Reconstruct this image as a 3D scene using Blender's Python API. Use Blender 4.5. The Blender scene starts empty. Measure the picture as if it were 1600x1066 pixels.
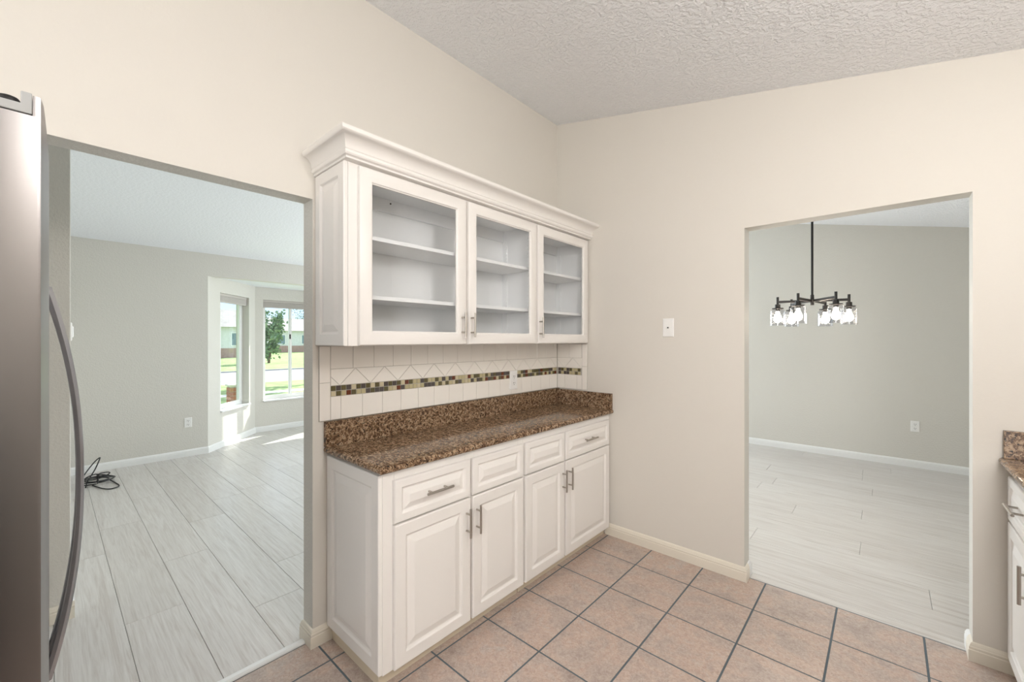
import bpy, bmesh, math, random
from mathutils import Vector, Matrix
random.seed(7)
sc = bpy.context.scene
C = sc.collection

# ------------------------------------------------------------------ camera
cam_d = bpy.data.cameras.new('camera'); cam = bpy.data.objects.new('camera', cam_d); C.objects.link(cam)
cam_d.sensor_width = 36.0; cam_d.lens = 650.9 / 1600 * 36; cam_d.shift_y = -1.7 / 1600
cam_d.clip_start = 0.02; cam_d.clip_end = 500
cam.location = (0, 0, 1.4833); cam.rotation_euler = (math.radians(90), 0, math.radians(41.93))
sc.camera = cam

# ------------------------------------------------------------------ exposure
sc.view_settings.view_transform = 'Standard'; sc.view_settings.look = 'None'
sc.view_settings.exposure = 0.05; sc.view_settings.gamma = 1.0
sc.view_settings.use_curve_mapping = False

# ------------------------------------------------------------------ world
world = bpy.data.worlds.new('world'); sc.world = world; world.use_nodes = True
wn = world.node_tree; wn.nodes.clear()
w_out = wn.nodes.new('ShaderNodeOutputWorld'); w_bg = wn.nodes.new('ShaderNodeBackground')
w_tc = wn.nodes.new('ShaderNodeTexCoord'); w_no = wn.nodes.new('ShaderNodeTexNoise'); w_cr = wn.nodes.new('ShaderNodeValToRGB')
w_no.inputs['Scale'].default_value = 3.0; w_no.inputs['Detail'].default_value = 5
w_cr.color_ramp.elements[0].position = 0.42; w_cr.color_ramp.elements[0].color = (0.58, 0.72, 0.92, 1)
w_cr.color_ramp.elements[1].position = 0.62; w_cr.color_ramp.elements[1].color = (0.95, 0.97, 1.0, 1)
wn.links.new(w_tc.outputs['Generated'], w_no.inputs['Vector']); wn.links.new(w_no.outputs['Fac'], w_cr.inputs['Fac'])
wn.links.new(w_cr.outputs['Color'], w_bg.inputs['Color']); wn.links.new(w_bg.outputs[0], w_out.inputs[0])
w_bg.inputs['Strength'].default_value = 1.75

# ------------------------------------------------------------------ lights
def sun_light(direction_to, energy, color, angle):
    d = bpy.data.lights.new('sun', 'SUN'); d.energy = energy; d.color = color; d.angle = math.radians(angle)
    o = bpy.data.objects.new('sun', d); C.objects.link(o)
    o.rotation_euler = Vector(direction_to).normalized().to_track_quat('Z', 'Y').to_euler()
    return o
def area_light(name, loc, look, size, size_y, energy, color):
    d = bpy.data.lights.new(name, 'AREA'); d.shape = 'RECTANGLE'; d.size = size; d.size_y = size_y
    d.energy = energy; d.color = color
    o = bpy.data.objects.new(name, d); C.objects.link(o); o.location = loc
    o.rotation_euler = (Vector(loc) - Vector(look)).normalized().to_track_quat('Z', 'Y').to_euler()
    return o
sun_light((-0.46, 0.89, 0.80), 11.0, (1.0, 0.96, 0.88), 0.6)
# kitchen ceiling fixture, plus an added soft fill behind the camera, slightly warm
def globe_light(name, loc, r, energy, color):
    d = bpy.data.lights.new(name, 'POINT'); d.energy = energy; d.color = color; d.shadow_soft_size = r
    o = bpy.data.objects.new(name, d); C.objects.link(o); o.location = loc; return o
globe_light('kitchen_ceiling_lamp', (0.52, 0.95, 2.40), 0.20, 52, (1.0, 0.975, 0.95))
area_light('kitchen_rear_fill', (-0.3, -2.0, 2.55), (-0.5, 0.6, 1.4), 1.6, 1.2, 18, (1.0, 0.98, 0.96))  # added soft fill, no fixture there
# added fill lights, no openings behind them: kitchen east side, living room, foyer
area_light('kitchen_east_fill', (1.05, -1.7, 1.65), (-2.0, 0.9, 1.45), 1.5, 1.1, 85, (1.0, 0.99, 0.985))  # added fill to brighten the left wall and backsplash
area_light('living_end_fill', (-4.4, 6.60, 1.5), (-4.4, 0.0, 1.9), 3.2, 2.1, 135, (0.87, 0.945, 1.0))  # added fill that brightens the living room ceiling
area_light('living_side_fill', (-6.45, 5.55, 1.4), (0.5, 4.8, 1.4), 2.0, 2.0, 98, (0.87, 0.945, 1.0))  # added fill into the dining room from its left
area_light('foyer_fill', (-3.4, -3.30, 1.4), (-4.0, 3.0, 2.2), 1.8, 2.1, 18, (0.97, 0.985, 1.0))  # added weak fill from the foyer end

# ------------------------------------------------------------------ materials
def lin(c):
    c = c / 255.0
    return c / 12.92 if c <= 0.04045 else ((c + 0.055) / 1.055) ** 2.4
def rgb(r, g, b): return (lin(r), lin(g), lin(b), 1.0)
def new_mat(name, color, rough=0.5, metal=0.0, spec=0.5):
    m = bpy.data.materials.new(name); m.use_nodes = True
    b = m.node_tree.nodes['Principled BSDF']
    b.inputs['Base Color'].default_value = color; b.inputs['Roughness'].default_value = rough
    b.inputs['Metallic'].default_value = metal; b.inputs['Specular IOR Level'].default_value = spec
    return m
def nd(m, t, **kw):
    n = m.node_tree.nodes.new(t)
    for k, v in kw.items():
        if k in n.inputs: n.inputs[k].default_value = v
        else: setattr(n, k, v)
    return n
def lk(m, a, b): m.node_tree.links.new(a, b)
def bsdf(m): return m.node_tree.nodes['Principled BSDF']
def world_pos(m, scale=(1, 1, 1), jitter=0.0):
    g = nd(m, 'ShaderNodeNewGeometry'); mp = nd(m, 'ShaderNodeMapping'); mp.inputs['Scale'].default_value = scale
    lk(m, g.outputs['Position'], mp.inputs['Vector'])
    if jitter:
        oi = nd(m, 'ShaderNodeObjectInfo'); mul = nd(m, 'ShaderNodeMath', operation='MULTIPLY'); mul.inputs[1].default_value = jitter
        lk(m, oi.outputs['Random'], mul.inputs[0]); cx = nd(m, 'ShaderNodeCombineXYZ')
        for k in 'XYZ': lk(m, mul.outputs[0], cx.inputs[k])
        lk(m, cx.outputs[0], mp.inputs['Location'])
    return mp.outputs['Vector']
def noise(m, vec, scale, detail=2, rough=0.5, dist=0.0):
    n = nd(m, 'ShaderNodeTexNoise'); n.inputs['Scale'].default_value = scale; n.inputs['Detail'].default_value = detail
    n.inputs['Roughness'].default_value = rough; n.inputs['Distortion'].default_value = dist
    lk(m, vec, n.inputs['Vector']); return n.outputs['Fac']
def ramp(m, fac, stops, interp='LINEAR'):
    r = nd(m, 'ShaderNodeValToRGB'); r.color_ramp.interpolation = interp
    e = r.color_ramp.elements
    while len(e) < len(stops): e.new(0.5)
    for k, (p, c) in enumerate(stops): e[k].position = p; e[k].color = c
    lk(m, fac, r.inputs['Fac']); return r.outputs['Color']
def mix(m, fac, a, b, mode='MIX'):
    n = nd(m, 'ShaderNodeMix', data_type='RGBA', blend_type=mode)
    if isinstance(fac, (int, float)): n.inputs[0].default_value = fac
    else: lk(m, fac, n.inputs[0])
    for i, v in ((6, a), (7, b)):
        if isinstance(v, tuple): n.inputs[i].default_value = v
        else: lk(m, v, n.inputs[i])
    return n.outputs[2]
def bump(m, h, strength, dist=0.002):
    b = nd(m, 'ShaderNodeBump'); b.inputs['Strength'].default_value = strength; b.inputs['Distance'].default_value = dist
    lk(m, h, b.inputs['Height']); lk(m, b.outputs[0], bsdf(m).inputs['Normal'])

M = {}
def paint(name, color, scale, strength, dist=0.002, rough=0.55):
    m = new_mat(name, color, rough, 0, 0.3)
    v = world_pos(m); h = noise(m, v, scale, 3, 0.55)
    h2 = ramp(m, h, [(0.42, (0, 0, 0, 1)), (0.60, (1, 1, 1, 1))]); bump(m, h2, strength, dist); return m
M['wall'] = paint('kitchen_wall_paint', rgb(222, 217, 208), 60, 0.06)
M['wall_rough'] = paint('textured_wall_paint', rgb(216, 213, 205), 75, 0.28, 0.003, 0.6)
M['ceiling'] = paint('knockdown_ceiling', rgb(250, 251, 253), 50, 0.85, 0.005, 0.8)
M['ceiling_flat'] = paint('living_ceiling', rgb(238, 241, 244), 40, 0.25, 0.003, 0.8)
M['base_cream'] = new_mat('cream_baseboard_paint', rgb(232, 225, 210), 0.35)
M['base_white'] = new_mat('white_baseboard_paint', rgb(236, 236, 234), 0.35)
M['cab'] = new_mat('white_cabinet_paint', rgb(236, 232, 227), 0.32)
M['cab_in'] = new_mat('cabinet_interior', rgb(244, 244, 243), 0.5)
M['toe'] = new_mat('toe_kick_cream', rgb(216, 203, 180), 0.5)
M['nickel'] = new_mat('brushed_nickel', rgb(178, 172, 164), 0.32, 1.0)
M['plate'] = new_mat('white_plastic', rgb(242, 241, 238), 0.3)
M['slot'] = new_mat('dark_slot', rgb(40, 38, 36), 0.6)
M['black'] = new_mat('black_metal', rgb(30, 28, 27), 0.45, 0.3)
M['black_enamel'] = new_mat('black_enamel', rgb(34, 30, 28), 0.25)
M['cable'] = new_mat('black_cable', rgb(22, 22, 24), 0.5)
M['blue'] = new_mat('blue_plug', rgb(30, 90, 150), 0.5)
M['win_white'] = new_mat('window_frame_white', rgb(240, 240, 238), 0.35)
M['sill'] = new_mat('white_sill', rgb(240, 240, 240), 0.25)
M['blind'] = new_mat('rolled_blind', rgb(196, 190, 184), 0.7)
M['grout'] = new_mat('floor_grout', rgb(92, 102, 108), 0.8)
M['tile_grout'] = new_mat('backsplash_grout', rgb(176, 170, 160), 0.8)
M['bs_tile'] = new_mat('cream_ceramic_tile', rgb(242, 237, 229), 0.22)
M['mos_tan'] = new_mat('mosaic_tan', rgb(190, 178, 140), 0.2)
M['mos_olive'] = new_mat('mosaic_olive', rgb(96, 88, 58), 0.12)
M['mos_grey'] = new_mat('mosaic_slate', rgb(84, 76, 72), 0.12)
M['mos_red'] = new_mat('mosaic_red_brown', rgb(104, 52, 30), 0.12)
M['mos_sand'] = new_mat('mosaic_sand', rgb(204, 192, 160), 0.2)
M['subfloor'] = new_mat('subfloor_grey', rgb(120, 116, 110), 0.8)

# granite
def granite(name, dark, bright):
    m = new_mat(name, rgb(150, 118, 92), 0.13, 0, 0.22)
    v = world_pos(m)
    a = noise(m, v, 9, 4, 0.6, 0.6); b = noise(m, v, 62, 5, 0.72, 0.8); c = noise(m, v, 100, 3, 0.6, 0.4)
    base = ramp(m, a, [(0.30, rgb(98, 74, 56)), (0.52, rgb(134, 104, 82)), (0.70, rgb(166, 136, 112))])
    spk = ramp(m, b, [(0.36, rgb(30, 24, 20)), (0.43, rgb(82, 61, 43)), (0.50, rgb(128, 101, 75)), (0.59, rgb(198, 171, 140)), (0.67, rgb(136, 128, 114))])
    col = mix(m, 0.78, base, spk)
    dk = ramp(m, c, [(0.39 + dark, (1, 1, 1, 1)), (0.43 + dark, (0, 0, 0, 1))])
    col = mix(m, dk, col, rgb(38, 30, 26)); lk(m, col, bsdf(m).inputs['Base Color'])
    return m
M['granite'] = granite('brown_granite', 0.0, 1.0)

# floor tile
m = M['tile'] = new_mat('floor_ceramic_tile', rgb(186, 164, 148), 0.26)
v = world_pos(m, jitter=7.0)
c1 = ramp(m, noise(m, v, 6, 5, 0.65, 0.4), [(0.30, rgb(160, 144, 136)), (0.46, rgb(184, 168, 158)), (0.58, rgb(196, 170, 154)), (0.74, rgb(188, 184, 180))])
c2 = ramp(m, noise(m, v, 60, 6, 0.75, 1.2), [(0.35, rgb(148, 130, 120)), (0.50, rgb(188, 172, 162)), (0.66, rgb(216, 204, 192))])
lk(m, mix(m, 0.42, c1, c2), bsdf(m).inputs['Base Color']); bump(m, noise(m, v, 45, 4, 0.6), 0.18, 0.002)

# laminate plank, grain along world X
m = M['plank'] = new_mat('pale_oak_laminate', rgb(200, 194, 184), 0.30)
v = world_pos(m, (1.0, 1.0, 1.0), 11.0)
mp = nd(m, 'ShaderNodeMapping'); mp.inputs['Scale'].default_value = (0.6, 11, 11); lk(m, v, mp.inputs['Vector'])
g1 = noise(m, mp.outputs[0], 3.0, 5, 0.6, 1.6)
mp2 = nd(m, 'ShaderNodeMapping'); mp2.inputs['Scale'].default_value = (3, 90, 90); lk(m, v, mp2.inputs['Vector'])
g2 = noise(m, mp2.outputs[0], 2.0, 4, 0.6, 0.3)
ca = ramp(m, g1, [(0.28, rgb(192, 184, 177)), (0.50, rgb(211, 207, 202)), (0.72, rgb(224, 221, 217))])
cb = ramp(m, g2, [(0.35, rgb(172, 164, 157)), (0.5, rgb(205, 201, 196)), (0.65, rgb(216, 213, 209))])
col = mix(m, 0.25, ca, cb)
oi = nd(m, 'ShaderNodeObjectInfo')
tint = ramp(m, oi.outputs['Random'], [(0.0, (0.93, 0.92, 0.91, 1)), (0.5, (0.98, 0.975, 0.97, 1)), (1.0, (1.0, 1.0, 1.0, 1))])
lk(m, mix(m, 1.0, col, tint, 'MULTIPLY'), bsdf(m).inputs['Base Color']); bump(m, g2, 0.10, 0.001)

# brushed steel
m = M['steel'] = new_mat('brushed_steel', rgb(140, 136, 135), 0.32, 1.0)
v = world_pos(m, (6, 6, 260)); bump(m, noise(m, v, 3, 3, 0.5), 0.05, 0.001)
bsdf(m).inputs['Anisotropic'].default_value = 0.5
M['steel_polish'] = new_mat('satin_steel', rgb(176, 178, 184), 0.30, 0.85)
M['fridge_grey'] = new_mat('fridge_grey_plastic', rgb(160, 160, 158), 0.45)
M['fridge_dark'] = new_mat('fridge_side_dark', rgb(70, 68, 66), 0.5)

# clear glass: transparent with a fresnel reflection
def clear(name, tint, ior, rough=0.0):
    m = bpy.data.materials.new(name); m.use_nodes = True; t = m.node_tree; t.nodes.clear()
    out = t.nodes.new('ShaderNodeOutputMaterial'); tr = t.nodes.new('ShaderNodeBsdfTransparent'); gl = t.nodes.new('ShaderNodeBsdfGlossy')
    lw = t.nodes.new('ShaderNodeLayerWeight'); mx = t.nodes.new('ShaderNodeMixShader')     # Schlick reflectance, the same from both sides
    pw = t.nodes.new('ShaderNodeMath'); pw.operation = 'POWER'; pw.inputs[1].default_value = 5
    ma = t.nodes.new('ShaderNodeMath'); ma.operation = 'MULTIPLY_ADD'; r0 = ((ior - 1) / (ior + 1)) ** 2
    ma.inputs[1].default_value = 1 - r0; ma.inputs[2].default_value = r0
    t.links.new(lw.outputs['Facing'], pw.inputs[0]); t.links.new(pw.outputs[0], ma.inputs[0])
    tr.inputs[0].default_value = tint; gl.inputs['Roughness'].default_value = rough
    t.links.new(ma.outputs[0], mx.inputs[0]); t.links.new(tr.outputs[0], mx.inputs[1]); t.links.new(gl.outputs[0], mx.inputs[2])
    t.links.new(mx.outputs[0], out.inputs[0]); return m
M['glass'] = clear('cabinet_glass', (0.975, 0.98, 0.985, 1), 1.4)
M['win_glass'] = clear('window_glass', (0.95, 0.98, 0.98, 1), 1.45)
M['shade_glass'] = clear('clear_lamp_glass', (0.92, 0.92, 0.93, 1), 1.6)
def emit(name, color, s):
    m = bpy.data.materials.new(name); m.use_nodes = True; t = m.node_tree; t.nodes.clear()
    out = t.nodes.new('ShaderNodeOutputMaterial'); e = t.nodes.new('ShaderNodeEmission'); e.inputs[0].default_value = color; e.inputs[1].default_value = s
    t.links.new(e.outputs[0], out.inputs[0]); return m
M['bulb'] = emit('lit_bulb', (1.0, 0.84, 0.66, 1), 75)
# outdoors
def mottled(name, c0, c1, scale, rough=0.9):
    m = new_mat(name, c0, rough, 0, 0.2); v = world_pos(m)
    lk(m, ramp(m, noise(m, v, scale, 5, 0.65), [(0.35, c0), (0.65, c1)]), bsdf(m).inputs['Base Color']); return m
M['grass'] = mottled('lawn_grass', rgb(128, 150, 96), rgb(160, 178, 124), 1.4)
M['road'] = mottled('road_asphalt', rgb(150, 150, 152), rgb(170, 170, 172), 3)
M['concrete'] = mottled('pale_concrete', rgb(200, 198, 192), rgb(215, 212, 206), 2)
M['house_white'] = mottled('white_stucco', rgb(214, 214, 214), rgb(226, 226, 226), 4)
M['roof_grey'] = mottled('grey_shingle', rgb(150, 146, 144), rgb(176, 172, 168), 2)
M['brick'] = mottled('red_brown_brick', rgb(150, 92, 70), rgb(176, 114, 88), 9)
M['brick_pale'] = mottled('pale_pink_brick', rgb(168, 138, 130), rgb(184, 156, 148), 5)
M['leaf'] = mottled('tree_leaf', rgb(104, 130, 104), rgb(148, 166, 136), 3)
M['bark'] = mottled('tree_bark', rgb(96, 82, 70), rgb(124, 108, 92), 12)
M['far_glass'] = new_mat('dark_window_glass', rgb(120, 140, 150), 0.15)

# ------------------------------------------------------------------ mesh helpers
class MB:
    def __init__(s): s.v = []; s.f = []
    def add(s, vs, fs):
        n = len(s.v); s.v += [tuple(p) for p in vs]; s.f += [tuple(i + n for i in f) for f in fs]; return s
    def box(s, x0, x1, y0, y1, z0, z1):
        x0, x1 = min(x0, x1), max(x0, x1); y0, y1 = min(y0, y1), max(y0, y1); z0, z1 = min(z0, z1), max(z0, z1)
        return s.add([(x0, y0, z0), (x1, y0, z0), (x1, y1, z0), (x0, y1, z0), (x0, y0, z1), (x1, y0, z1), (x1, y1, z1), (x0, y1, z1)],
                     [(0, 3, 2, 1), (4, 5, 6, 7), (0, 1, 5, 4), (1, 2, 6, 5), (2, 3, 7, 6), (3, 0, 4, 7)])
    def frame_box(s, O, U, V, N, u0, u1, v0, v1, n0, n1):
        O, U, V, N = Vector(O), Vector(U), Vector(V), Vector(N)
        P = lambda u, v, n: O + U * u + V * v + N * n
        return s.add([P(u0, v0, n0), P(u1, v0, n0), P(u1, v1, n0), P(u0, v1, n0), P(u0, v0, n1), P(u1, v0, n1), P(u1, v1, n1), P(u0, v1, n1)],
                     [(0, 3, 2, 1), (4, 5, 6, 7), (0, 1, 5, 4), (1, 2, 6, 5), (2, 3, 7, 6), (3, 0, 4, 7)])
    def prism(s, pts, fn, a, b):
        """pts: 2D polygon; fn(p, q, t) -> 3D; extruded from t=a to t=b"""
        n = len(pts)
        return s.add([fn(p, q, a) for p, q in pts] + [fn(p, q, b) for p, q in pts],
                     [tuple(range(n)), tuple(range(2 * n - 1, n - 1, -1))] + [(i, i + n, (i + 1) % n + n, (i + 1) % n) for i in range(n)])
    def chamfer(s, pts, fn, t0, t1, c):
        """convex polygon slab with its outer (t1) face inset by c"""
        n = len(pts); cx = sum(p for p, q in pts) / n; cy = sum(q for p, q in pts) / n
        ins = inset(pts, c)
        v = [fn(p, q, t0) for p, q in pts] + [fn(p, q, t1 - (t1 - t0) * 0.35) for p, q in pts] + [fn(p, q, t1) for p, q in ins]
        f = [tuple(range(2 * n, 3 * n))]
        for i in range(n):
            j = (i + 1) % n
            f += [(i, j, j + n, i + n), (i + n, j + n, j + 2 * n, i + 2 * n)]
        return s.add(v, f)
    def loops(s, rings, close_first=True, close_last=True):
        n = len(rings[0]); base = len(s.v)
        for r in rings: s.v += [tuple(p) for p in r]
        for k in range(len(rings) - 1):
            for i in range(n):
                j = (i + 1) % n
                s.f.append((base + k * n + i, base + k * n + j, base + (k + 1) * n + j, base + (k + 1) * n + i))
        if close_first: s.f.append(tuple(base + i for i in range(n))[::-1])
        if close_last: s.f.append(tuple(base + (len(rings) - 1) * n + i for i in range(n)))
        return s
    def tube(s, pts, r, seg=10, caps=True):
        pts = [Vector(p) for p in pts]; rings = []; up = None
        for i, p in enumerate(pts):
            t = (pts[min(i + 1, len(pts) - 1)] - pts[max(i - 1, 0)]).normalized()
            if up is None: up = Vector((0, 0, 1)) if abs(t.z) < 0.9 else Vector((1, 0, 0))
            a = (up - t * up.dot(t)).normalized(); up = a; b = t.cross(a)
            rr = r[i] if isinstance(r, (list, tuple)) else r
            rings.append([p + a * (rr * math.cos(2 * math.pi * k / seg)) + b * (rr * math.sin(2 * math.pi * k / seg)) for k in range(seg)])
        return s.loops(rings, caps, caps)
    def lathe(s, prof, c, seg=20, caps=True):
        c = Vector(c)
        rings = [[c + Vector((r * math.cos(2 * math.pi * k / seg), r * math.sin(2 * math.pi * k / seg), z)) for k in range(seg)] for r, z in prof]
        return s.loops(rings, caps, caps)
    def panel(s, O, U, V, N, w, h, prof):
        """nested rectangles: prof = [(inset, depth)] from the back edge inwards"""
        O, U, V, N = Vector(O), Vector(U), Vector(V), Vector(N); rings = []
        for i, d in prof:
            rings.append([O + U * a + V * b + N * d for a, b in ((i, i), (w - i, i), (w - i, h - i), (i, h - i))])
        return s.loops(rings)
    def ringpanel(s, O, U, V, N, w, h, prof):
        """as panel but an open frame: the last ring returns to the back of the first"""
        O, U, V, N = Vector(O), Vector(U), Vector(V), Vector(N); rings = []
        for i, d in prof + [prof[0]]:
            rings.append([O + U * a + V * b + N * d for a, b in ((i, i), (w - i, i), (w - i, h - i), (i, h - i))])
        return s.loops(rings, False, False)
    def build(s, name, mat, parent=None, smooth=False, bevel=0.0, origin=None):
        me = bpy.data.meshes.new(name)
        o0 = Vector(origin) if origin is not None else Vector((0, 0, 0))
        me.from_pydata([tuple(Vector(p) - o0) for p in s.v], [], s.f); me.update()
        bm = bmesh.new(); bm.from_mesh(me); bmesh.ops.recalc_face_normals(bm, faces=bm.faces)
        if bevel:
            ed = [e for e in bm.edges if len(e.link_faces) == 2 and e.calc_face_angle(0) > 0.7]
            bmesh.ops.bevel(bm, geom=ed, offset=bevel, segments=2, profile=0.5, affect='EDGES', clamp_overlap=True)
        bm.to_mesh(me); bm.free()
        if smooth:
            for p in me.polygons: p.use_smooth = True
            try: me.set_sharp_from_angle(angle=math.radians(smooth if smooth is not True else 40))
            except Exception: pass
        me.materials.append(M[mat] if isinstance(mat, str) else mat)
        o = bpy.data.objects.new(name, me); C.objects.link(o); o.location = o0
        if parent is not None:
            o.parent = parent; o.matrix_parent_inverse = Matrix.Identity(4)
            o.location = o0 - wloc(parent)
        return o
def wloc(o):
    v = Vector((0, 0, 0))
    while o is not None: v += Vector(o.location); o = o.parent
    return v
def inset(pts, c):
    n = len(pts)
    area = sum(pts[i][0] * pts[(i + 1) % n][1] - pts[(i + 1) % n][0] * pts[i][1] for i in range(n))
    sg = 1 if area > 0 else -1; out = []
    for i in range(n):
        p0, p1, p2 = Vector(pts[i - 1]), Vector(pts[i]), Vector(pts[(i + 1) % n])
        d1 = (p1 - p0).normalized(); d2 = (p2 - p1).normalized()
        n1 = Vector((-d1.y, d1.x)) * sg; n2 = Vector((-d2.y, d2.x)) * sg
        k = 1 + n1.dot(n2)
        q = p1 + (n1 + n2) * (c / max(k, 0.25)); out.append((q.x, q.y))
    return out
def clip(pts, a, b, c):
    """keep a*x + b*y <= c"""
    out = []
    for i in range(len(pts)):
        p, q = pts[i], pts[(i + 1) % len(pts)]; dp = a * p[0] + b * p[1] - c; dq = a * q[0] + b * q[1] - c
        if dp <= 1e-9: out.append(p)
        if (dp < -1e-9 and dq > 1e-9) or (dp > 1e-9 and dq < -1e-9):
            t = dp / (dp - dq); out.append((p[0] + (q[0] - p[0]) * t, p[1] + (q[1] - p[1]) * t))
    res = []
    for p in out:
        if not res or math.hypot(p[0] - res[-1][0], p[1] - res[-1][1]) > 1e-5: res.append(p)
    if len(res) > 1 and math.hypot(res[0][0] - res[-1][0], res[0][1] - res[-1][1]) < 1e-5: res.pop()
    return res
def poly_area(p): return abs(sum(p[i][0] * p[(i + 1) % len(p)][1] - p[(i + 1) % len(p)][0] * p[i][1] for i in range(len(p)))) / 2
def tag(o, label=None, cat=None, group=None, kind=None):
    if label: o['label'] = label
    if cat: o['category'] = cat
    if group: o['group'] = group
    if kind: o['kind'] = kind
    return o
def empty(name, loc, label, cat, group=None):
    o = bpy.data.objects.new(name, None); C.objects.link(o); o.location = loc; o.empty_display_size = 0.1
    return tag(o, label, cat, group)
def struct(o): o['kind'] = 'structure'; return o
def copy_tree(o, parent=None):
    c = o.copy(); C.objects.link(c); c.parent = parent
    for ch in list(o.children): copy_tree(ch, c)
    return c
def sweep(mb, prof, path, side=1, close_ends=True):
    """profile (out, z) swept along a 2D path with mitred corners; side=+1 puts 'out' to the left of travel"""
    rings = []; n = len(path)
    for i in range(n):
        p = Vector(path[i]); d1 = (p - Vector(path[i - 1])).normalized() if i else None
        d2 = (Vector(path[i + 1]) - p).normalized() if i < n - 1 else None
        if d1 is None: nn = Vector((-d2.y, d2.x))
        elif d2 is None: nn = Vector((-d1.y, d1.x))
        else:
            a = Vector((-d1.y, d1.x)); b = Vector((-d2.y, d2.x)); nn = (a + b) / max(1 + a.dot(b), 0.2)
        nn = nn * side
        rings.append([(p.x + nn.x * o, p.y + nn.y * o, z) for o, z in prof])
    mb.loops(rings, close_ends, close_ends); return mb

# ------------------------------------------------------------------ the room shell
XL, XLb = -2.06, -2.165         # kitchen's left wall: kitchen face, living face
YR, YRb = 2.86, 2.97            # kitchen's far wall
def zc(x): return 3.287 - 0.2099 * (x + 2.05)
def zl(x): return 3.297 + 0.1504 * (x + 2.10)
XE = 2.0; YB = -3.5; YD = 6.73; XF = -6.62
fx = lambda y, z, x: (x, y, z)
fy = lambda x, z, y: (x, y, z)
fz = lambda x, y, z: (x, y, z)

wl = MB().prism([(YB, 0), (-0.16, 0), (-0.16, 2.163), (0.853, 2.163), (0.853, 0), (YR, 0), (YR, 3.31), (YB, 3.31)], fx, XLb, XL)
wall_left = struct(wl.build('wall_left', 'wall')); wall_left.data.materials.append(M['wall_rough'])
for p in wall_left.data.polygons:       # opening reveals and the living side carry the orange-peel texture
    if p.normal.x < -0.5 or (abs(p.normal.x) < 0.1 and (abs(p.center.y - 0.853) < 0.01 or abs(p.center.z - 2.163) < 0.01 or abs(p.center.y + 0.16) < .01)): p.material_index = 1
wr = MB().prism([(XLb, 0), (-0.648, 0), (-0.648, 2.171), (0.298, 2.171), (0.298, 0), (XE, 0), (XE, zc(XE) + .02), (XLb + .06, 3.31), (XLb, 3.31)], fy, YR, YRb)
wall_right = struct(wr.build('wall_right', 'wall')); wall_right.data.materials.append(M['wall_rough'])
for p in wall_right.data.polygons:
    if p.normal.y > 0.5 or (abs(p.normal.y) < 0.1 and (abs(p.center.x + 0.648) < 0.01 or abs(p.center.x - 0.298) < 0.01 or abs(p.center.z - 2.171) < 0.01)): p.material_index = 1
struct(MB().prism([(YB, 0), (YR, 0), (YR, 2.68), (YB, 2.68)], fx, 1.08, 1.20).build('wall_east', 'wall'))
struct(MB().box(XLb, 1.20, YB - .12, YB, 0, 3.31).build('wall_rear', 'wall'))
struct(MB().box(XF - .12, XLb, YB - .12, YB, 0, 3.31).build('wall_rear', 'wall_rough'))
struct(MB().prism([(XF, 0), (-3.24, 0), (-3.24, zl(-3.24) + .01), (XF, zl(XF) + .01)], fy, -0.038, 0.080).build('wall_partition', 'wall_rough', bevel=0.004))
# far living room wall with the bay's lintel
struct(MB().prism([(YB, 0), (1.40, 0), (1.40, 2.325), (4.15, 2.325), (4.15, 0), (YD, 0), (YD, 2.66), (YB, 2.66)], fx, XF - .13, XF).build('wall_living', 'wall_rough'))
struct(MB().prism([(XF - .13, 0), (XE, 0), (XE, zc(XE) + .02), (XLb + .06, 3.31), (XF - .13, zl(XF - .13) + .02)], fy, YD, YD + .13).build('wall_dining', 'wall_rough'))
struct(MB().box(XE, XE + .12, YR, YD + .13, 0, zc(XE) + .05).build('wall_dining_side', 'wall_rough'))
# ceilings, sloping both ways from the ridge above the left wall
struct(MB().prism([(-2.10, 3.297), (XE + .12, zc(XE + .12)), (XE + .12, zc(XE + .12) + .12), (-2.10, 3.417)], fy, YB - .12, YD + .13).build('ceiling', 'ceiling'))
struct(MB().prism([(XF - .13, zl(XF - .13)), (-2.10, 3.297), (-2.10, 3.417), (XF - .13, zl(XF - .13) + .12)], fy, YB - .12, YD + .13).build('ceiling', 'ceiling_flat'))
# the bay
BA, BB, BC, BD = Vector((XF, 1.40)), Vector((-7.5, 2.21)), Vector((-7.5, 3.34)), Vector((XF, 4.15))
def bay_frame(a, b):
    d = (b - a); L = d.length; d = d / L
    n = Vector((d.y, -d.x))                       # outward normal candidate
    if n.x > 0: n = -n
    return Vector((a.x, a.y, 0)), Vector((d.x, d.y, 0)), Vector((n.x, n.y, 0)), L
ZV = Vector((0, 0, 1))
SILL, HEAD = 0.500, 2.135
def bay_wall(name, a, b, s0, s1):
    O, U, N, L = bay_frame(a, b); e = 0.07
    mb = MB()
    mb.frame_box(O, U, ZV, N, 0, s0, 0, 2.40, 0, .19); mb.frame_box(O, U, ZV, N, s1, L, 0, 2.40, 0, .19)
    mb.frame_box(O, U, ZV, N, s0, s1, 0, SILL, 0, .19); mb.frame_box(O, U, ZV, N, s0, s1, HEAD, 2.40, 0, .19)
    return struct(mb.build(name, 'wall_rough'))
LA = (BB - BA).length
bay_wall('wall_bay_left', BA, BB, 0.267, 1.012); bay_wall('wall_bay_front', BB, BC, 0.113, 1.017); bay_wall('wall_bay_right', BC, BD, LA - 1.012, LA - 0.267)
struct(MB().prism([(BA.x - .06, BA.y), (BB.x - .15, BB.y - .05), (BC.x - .15, BC.y + .05), (BD.x - .06, BD.y)], fz, 2.335, 2.43).build('ceiling_bay', 'ceiling_flat'))
# porch roof over the bay: deep eaves
struct(MB().prism([(XF - .05, 2.45), (-7.98, 2.45), (-7.98, 2.58), (XF - .05, 3.0)], fy, -3.6, 6.9).build('roof_eave', 'house_white'))

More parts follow.
